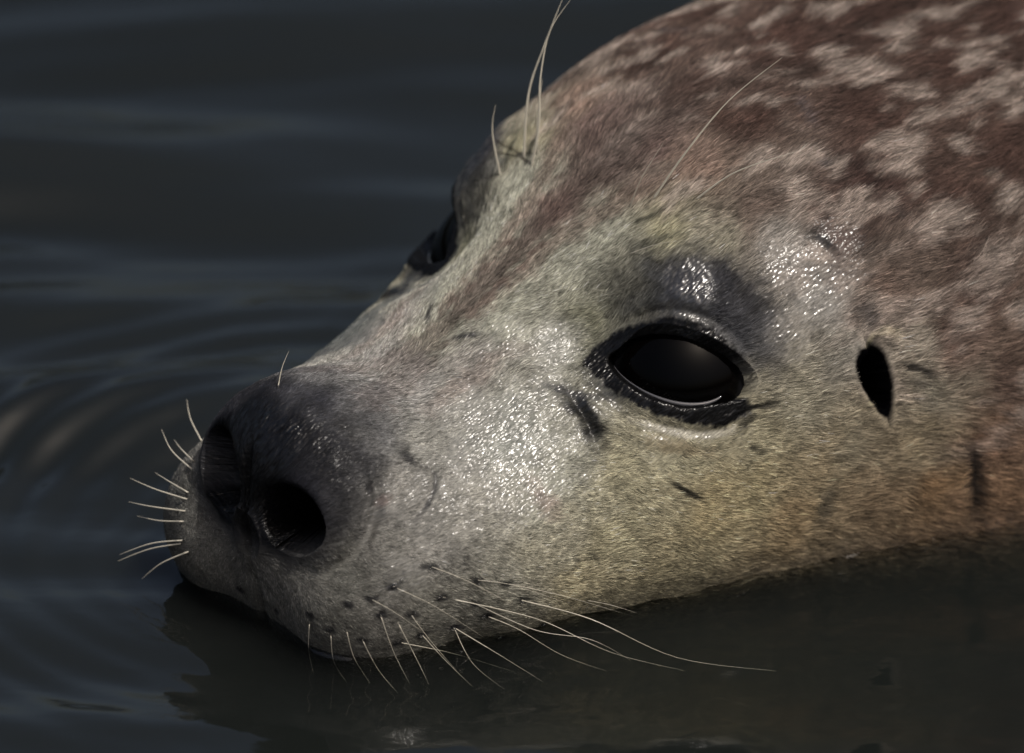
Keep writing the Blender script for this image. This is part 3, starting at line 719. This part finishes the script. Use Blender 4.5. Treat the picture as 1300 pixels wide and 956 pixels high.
for fx, fy in FOLLICLES:
    if fx < 460 or min(math.hypot(fx - w[0][0][0], fy - w[0][0][1]) for w in NEAR) < 10: continue
    ex = 70 + 110 * _wr.rand() + max(0, (fx - 480)) * 0.5; ey = 35 + 40 * _wr.rand()
    NEAR.append(([(fx, fy), (fx + ex * 0.45, fy + ey * 0.35), (fx + ex, fy + ey)], -1.2, 0.02 + 0.01 * _wr.rand()))
for pts, zend, r0 in NEAR:
    p0 = hit(*pts[0])
    if p0 is None: continue
    if p0[2] < WATER_Z + 0.1: continue
    z0 = p0[2]; P = [p0]
    for k, q in enumerate(pts[1:], 1):
        f = (k / (len(pts) - 1)) ** 0.55
        P.append(at_height(q[0], q[1], z0 * (1 - f) + (WATER_Z + zend) * f))
    whisker('whisker', P, r0 * 0.40)
FARW = [[(250, 560), (242, 532), (237, 507)], [(244, 596), (218, 572), (205, 545)], [(246, 586), (230, 570), (221, 558)], [(240, 626), (216, 612), (197, 600)], [(238, 634), (197, 621), (165, 607)],
        [(236, 649), (192, 643), (163, 637)], [(234, 662), (202, 661), (174, 655)], [(232, 686), (192, 690), (152, 704)], [(230, 690), (190, 697), (150, 712)], [(240, 700), (205, 715), (180, 735)]]
for pts in FARW:
    p0 = None; k = 0
    while p0 is None and k < 12:
        p0 = hit(pts[0][0] + 3 * k, pts[0][1]); k += 1
    if p0 is None: continue
    P = [p0] + [at_depth(q[0], q[1], p0 - np.array([0.2, 0.6, 0.0]) * k) for k, q in enumerate(pts[1:], 1)]
    whisker('whisker', P, 0.027)
BROWW = [([(665, 199), (671, 119), (690, 60), (716, -6)], 0.04), ([(675, 211), (684, 159), (686, 99), (698, 40), (724, 0)], 0.042), ([(635, 223), (625, 167), (629, 133)], 0.032), ([(683, 196), (682, 150), (689, 100)], 0.026),
         ([(830, 252), (868, 197), (925, 128), (993, 73)], 0.03), ([(885, 252), (935, 218), (1012, 192)], 0.028), ([(800, 262), (815, 225), (843, 180)], 0.016), ([(800, 322), (835, 310), (872, 305)], 0.014)]
for pts, r0 in BROWW:
    p0 = hit(*pts[0])
    N0 = normal_at(p0[None])[0]
    P = [p0] + [at_depth(q[0], q[1], p0 + N0 * 0.9 * k) for k, q in enumerate(pts[1:], 1)]
    whisker('brow_whisker', P, r0, 0.10)
p0 = hit(353, 492); whisker('snout_whisker', [p0, at_depth(358, 467, p0), at_depth(367, 445, p0)], 0.014)

# ------------------------------------------------------------------ water
def axis(lo, hi, step, far, grow=1.13):
    a = list(np.arange(lo, hi, step)); s = step
    while a[-1] < far: s *= grow; a.append(a[-1] + s)
    b = []; s = step; x = lo
    while x > -far: s *= grow; x -= s; b.append(x)
    return np.array(b[::-1] + a)
_o, _d = pixel_ray(345, 680); RING = to_world(_o + _d * ((-WATER_BELOW_EYES * 100 - _o[2]) / _d[2])) * 100
def water_heights(X, Y):
    W = np.stack([X, Y, np.zeros_like(X)], -1).reshape(-1, 3)
    Lc = to_local(W)
    near = (np.abs(W[:, 0]) < 2.5) & (np.abs(W[:, 1]) < 2.5)
    d = np.full(len(W), 300.0); d[near] = sdf(Lc[near], carve=False)
    d = np.maximum(d, -0.5)
    P2 = np.stack([W[:, 0], W[:, 1], np.zeros(len(W))], 1) * 100
    wob = noise(P2, 0.12, 7) * 1.2
    h = 0.0
    # rings running off the muzzle and forehead
    ph = 2 * math.pi * (d + wob) / 1.9
    rr = np.hypot(P2[:, 0] - RING[0], P2[:, 1] - RING[1]) + 0.5 * wob
    h = h + 0.12 * np.sin(2 * math.pi * rr / (1.2 + 0.015 * rr)) * np.exp(-((rr - 9.5) / 4.2) ** 2) * (0.6 + 0.8 * noise(P2, 0.09, 8)) * (0.25 + 0.75 * sstep(-4.0, 4.0, P2[:, 1] - RING[1]))
    h = h + 0.012 * np.sin(ph) * np.exp(-d / 6.0)
    h = h + 0.012 * np.sin(2 * math.pi * (d + 0.5 * wob) / 0.95) * np.exp(-d / 3.0) * sstep(0.0, 1.0, d)
    # slow swell, long crests across the view
    sw = P2 * np.array([0.24, 1.0, 1.0])
    calm = 0.45 + 0.55 * sstep(-8.0, 3.0, P2[:, 1] - RING[1])
    h = h + calm * (1.5 * noise(sw, 0.10, 13) + 1.0 * noise(sw, 0.22, 15) + 0.13 * noise(sw, 0.5, 17)) + 0.008 * noise(sw, 1.3, 18)
    # the film climbs a little where it touches the fur
    h = h + (0.15 + 0.16 * noise(P2, 0.6, 29)) * np.exp(-np.maximum(d, 0) / 0.20)
    return (h * 0.01).reshape(X.shape)
step = 0.0006
xs = axis(-0.19, 0.19, step, 60.0); ys = axis(-0.30, 0.34, step, 60.0)
X, Y = np.meshgrid(xs, ys, indexing='ij')
Zw = water_heights(X, Y); edge = (np.abs(X) > 50) | (np.abs(Y) > 50); Zw[edge] = 0
nx, ny = X.shape
top = np.stack([X, Y, Zw], -1).reshape(-1, 3)
i, j = np.meshgrid(np.arange(nx - 1), np.arange(ny - 1), indexing='ij'); a = i * ny + j
Fq = np.stack([a, a + ny, a + ny + 1, a + 1], -1).reshape(-1, 4)
# sides and bottom close the body of water
rim = np.concatenate([np.arange(nx) * ny, (nx - 1) * ny + np.arange(1, ny), (np.arange(nx - 2, -1, -1)) * ny + ny - 1, np.arange(ny - 2, 0, -1)])
DEPTH = 3.0
low = top[rim].copy(); low[:, 2] = -DEPTH
base = len(top); nr_ = len(rim); k = np.arange(nr_)
side = np.stack([rim, base + k, base + (k + 1) % nr_, rim[(k + 1) % nr_]], -1)
ctr = base + nr_
verts = np.concatenate([top, low, [[0, 0, -DEPTH]]])
bot = np.stack([base + k, np.full(nr_, ctr), np.full(nr_, ctr), base + (k + 1) % nr_], -1)
wm = bpy.data.meshes.new('water')
allq = np.concatenate([Fq, side]); tri = bot[:, [0, 1, 3]]
wm.vertices.add(len(verts)); wm.vertices.foreach_set('co', verts.astype(np.float32).ravel())
wm.loops.add(allq.size + tri.size); wm.loops.foreach_set('vertex_index', np.concatenate([allq.ravel(), tri.ravel()]).astype(np.int32))
wm.polygons.add(len(allq) + len(tri)); wm.polygons.foreach_set('loop_start', np.concatenate([np.arange(len(allq)) * 4, allq.size + np.arange(len(tri)) * 3]).astype(np.int32))
wm.update(calc_edges=True); wm.validate(); wm.polygons.foreach_set('use_smooth', np.ones(len(wm.polygons), bool))
def water_material():
    m = bpy.data.materials.new('murky_water'); m.use_nodes = True; nt = m.node_tree; nt.nodes.clear(); L = nt.links
    out = nd(nt, 'ShaderNodeOutputMaterial')
    tc = nd(nt, 'ShaderNodeTexCoord')
    mp = nd(nt, 'ShaderNodeMapping'); mp.inputs['Scale'].default_value = (0.45, 1, 1); L.new(tc.outputs['Object'], mp.inputs[0])
    n = nd(nt, 'ShaderNodeTexNoise'); n.inputs['Scale'].default_value = 90.0; n.inputs['Detail'].default_value = 3; L.new(mp.outputs[0], n.inputs['Vector'])
    bp = nd(nt, 'ShaderNodeBump'); bp.inputs['Strength'].default_value = 0.12; bp.inputs['Distance'].default_value = 0.002; L.new(n.outputs[0], bp.inputs['Height'])
    fr = nd(nt, 'ShaderNodeFresnel'); fr.inputs['IOR'].default_value = 1.37; L.new(bp.outputs[0], fr.inputs['Normal'])
    gl = nd(nt, 'ShaderNodeBsdfGlossy'); gl.inputs['Roughness'].default_value = 0.03; gl.inputs['Color'].default_value = (1, 1, 1, 1); L.new(bp.outputs[0], gl.inputs['Normal'])
    tr = nd(nt, 'ShaderNodeBsdfTransparent'); tr.inputs['Color'].default_value = (0.97, 0.98, 0.97, 1)
    mx = nd(nt, 'ShaderNodeMixShader'); L.new(fr.outputs[0], mx.inputs[0]); L.new(tr.outputs[0], mx.inputs[1]); L.new(gl.outputs[0], mx.inputs[2])
    L.new(mx.outputs[0], out.inputs['Surface'])
    ab = nd(nt, 'ShaderNodeVolumeAbsorption'); ab.inputs['Color'].default_value = (0.40, 0.45, 0.41, 1); ab.inputs['Density'].default_value = 64.0
    scn = nd(nt, 'ShaderNodeVolumeScatter'); scn.inputs['Color'].default_value = (0.60, 0.66, 0.67, 1); scn.inputs['Density'].default_value = 5.6; scn.inputs['Anisotropy'].default_value = 0.3
    ad = nd(nt, 'ShaderNodeAddShader'); L.new(ab.outputs[0], ad.inputs[0]); L.new(scn.outputs[0], ad.inputs[1]); L.new(ad.outputs[0], out.inputs['Volume'])
    return m
wm.materials.append(water_material())
wo = bpy.data.objects.new('water', wm); col.objects.link(wo); wo['kind'] = 'structure'
# ------------------------------------------------------------------ beads of water on the whisker pad, bubbles along the cheek
def glass(name, ior):
    m, nt, b = new_mat(name); b.inputs['Base Color'].default_value = (1, 1, 1, 1); b.inputs['Roughness'].default_value = 0.02
    b.inputs['IOR'].default_value = ior; b.inputs['Transmission Weight'].default_value = 1.0
    return m
BEAD_M, BUB_M = glass('clear_water', 1.333), glass('bubble_film', 1.12)
def blob(name, centre, rad, flat, mat, nrm):
    t = np.linspace(0.02, math.pi - 0.02, 14); a = np.linspace(0, 2 * math.pi, 20, endpoint=False); T, A = np.meshgrid(t, a, indexing='ij')
    n3 = unit(nrm); u3 = unit(np.cross(n3, (0.3, 0.2, 0.9))); v3 = np.cross(n3, u3)
    R = rad * (1 + 0.10 * np.sin(2 * A + 1.3) * np.sin(T))
    P = (R * np.sin(T) * np.cos(A))[..., None] * u3 + (R * np.sin(T) * np.sin(A))[..., None] * v3 + (flat * rad * np.cos(T))[..., None] * n3
    m = mesh_from(name, P.reshape(-1, 3) * 0.01 @ HEAD.T, grid_faces(14, 20)); m.materials.append(mat)
    o = bpy.data.objects.new(name, m); col.objects.link(o); o.location = to_world(np.asarray(centre, float)); return o
for px, py, r in [(575, 797, .07), (614, 782, .065), (634, 808, .06), (558, 757, .05), (662, 765, .05), (526, 776, .055), (534, 806, .06), (483, 781, .045), (689, 792, .055), (546, 722, .06), (500, 742, .075), (510, 736, .06),
                  (608, 741, .055), (470, 690, .045), (575, 835, .05), (745, 770, .04)]:
    h_ = hit(px, py)
    if h_ is None: continue
    n0 = normal_at(h_[None])[0]
    tag(blob('water_bead', h_ + n0 * r * 0.55, r, 0.75, BEAD_M, n0), 'tiny clear bead of water clinging to the seal\'s whisker pad', 'water bead', 'water beads on the muzzle')
for px, py, r in [(925, 757, .05), (936, 756, .07), (943, 753, .09), (950, 750, .06), (978, 747, .05), (888, 765, .045), (560, 850, .06), (586, 852, .07), (530, 858, .05)]:
    c_ = at_height(px, py, WATER_Z + 0.02)
    wz = water_heights(np.array([[to_world(c_)[0]]]), np.array([[to_world(c_)[1]]]))[0, 0] * 100
    tag(blob('air_bubble', at_height(px, py, WATER_Z + wz + r * 0.2), r, 0.9, BUB_M, (0, 0, 1.0)), 'tiny air bubble floating on the dark water beside the seal', 'bubble', 'bubbles at the waterline')

cam_data.dof.focus_distance = float((to_world(np.array([0.0, 5.4, 0.0])) - CAM) @ VIEW)
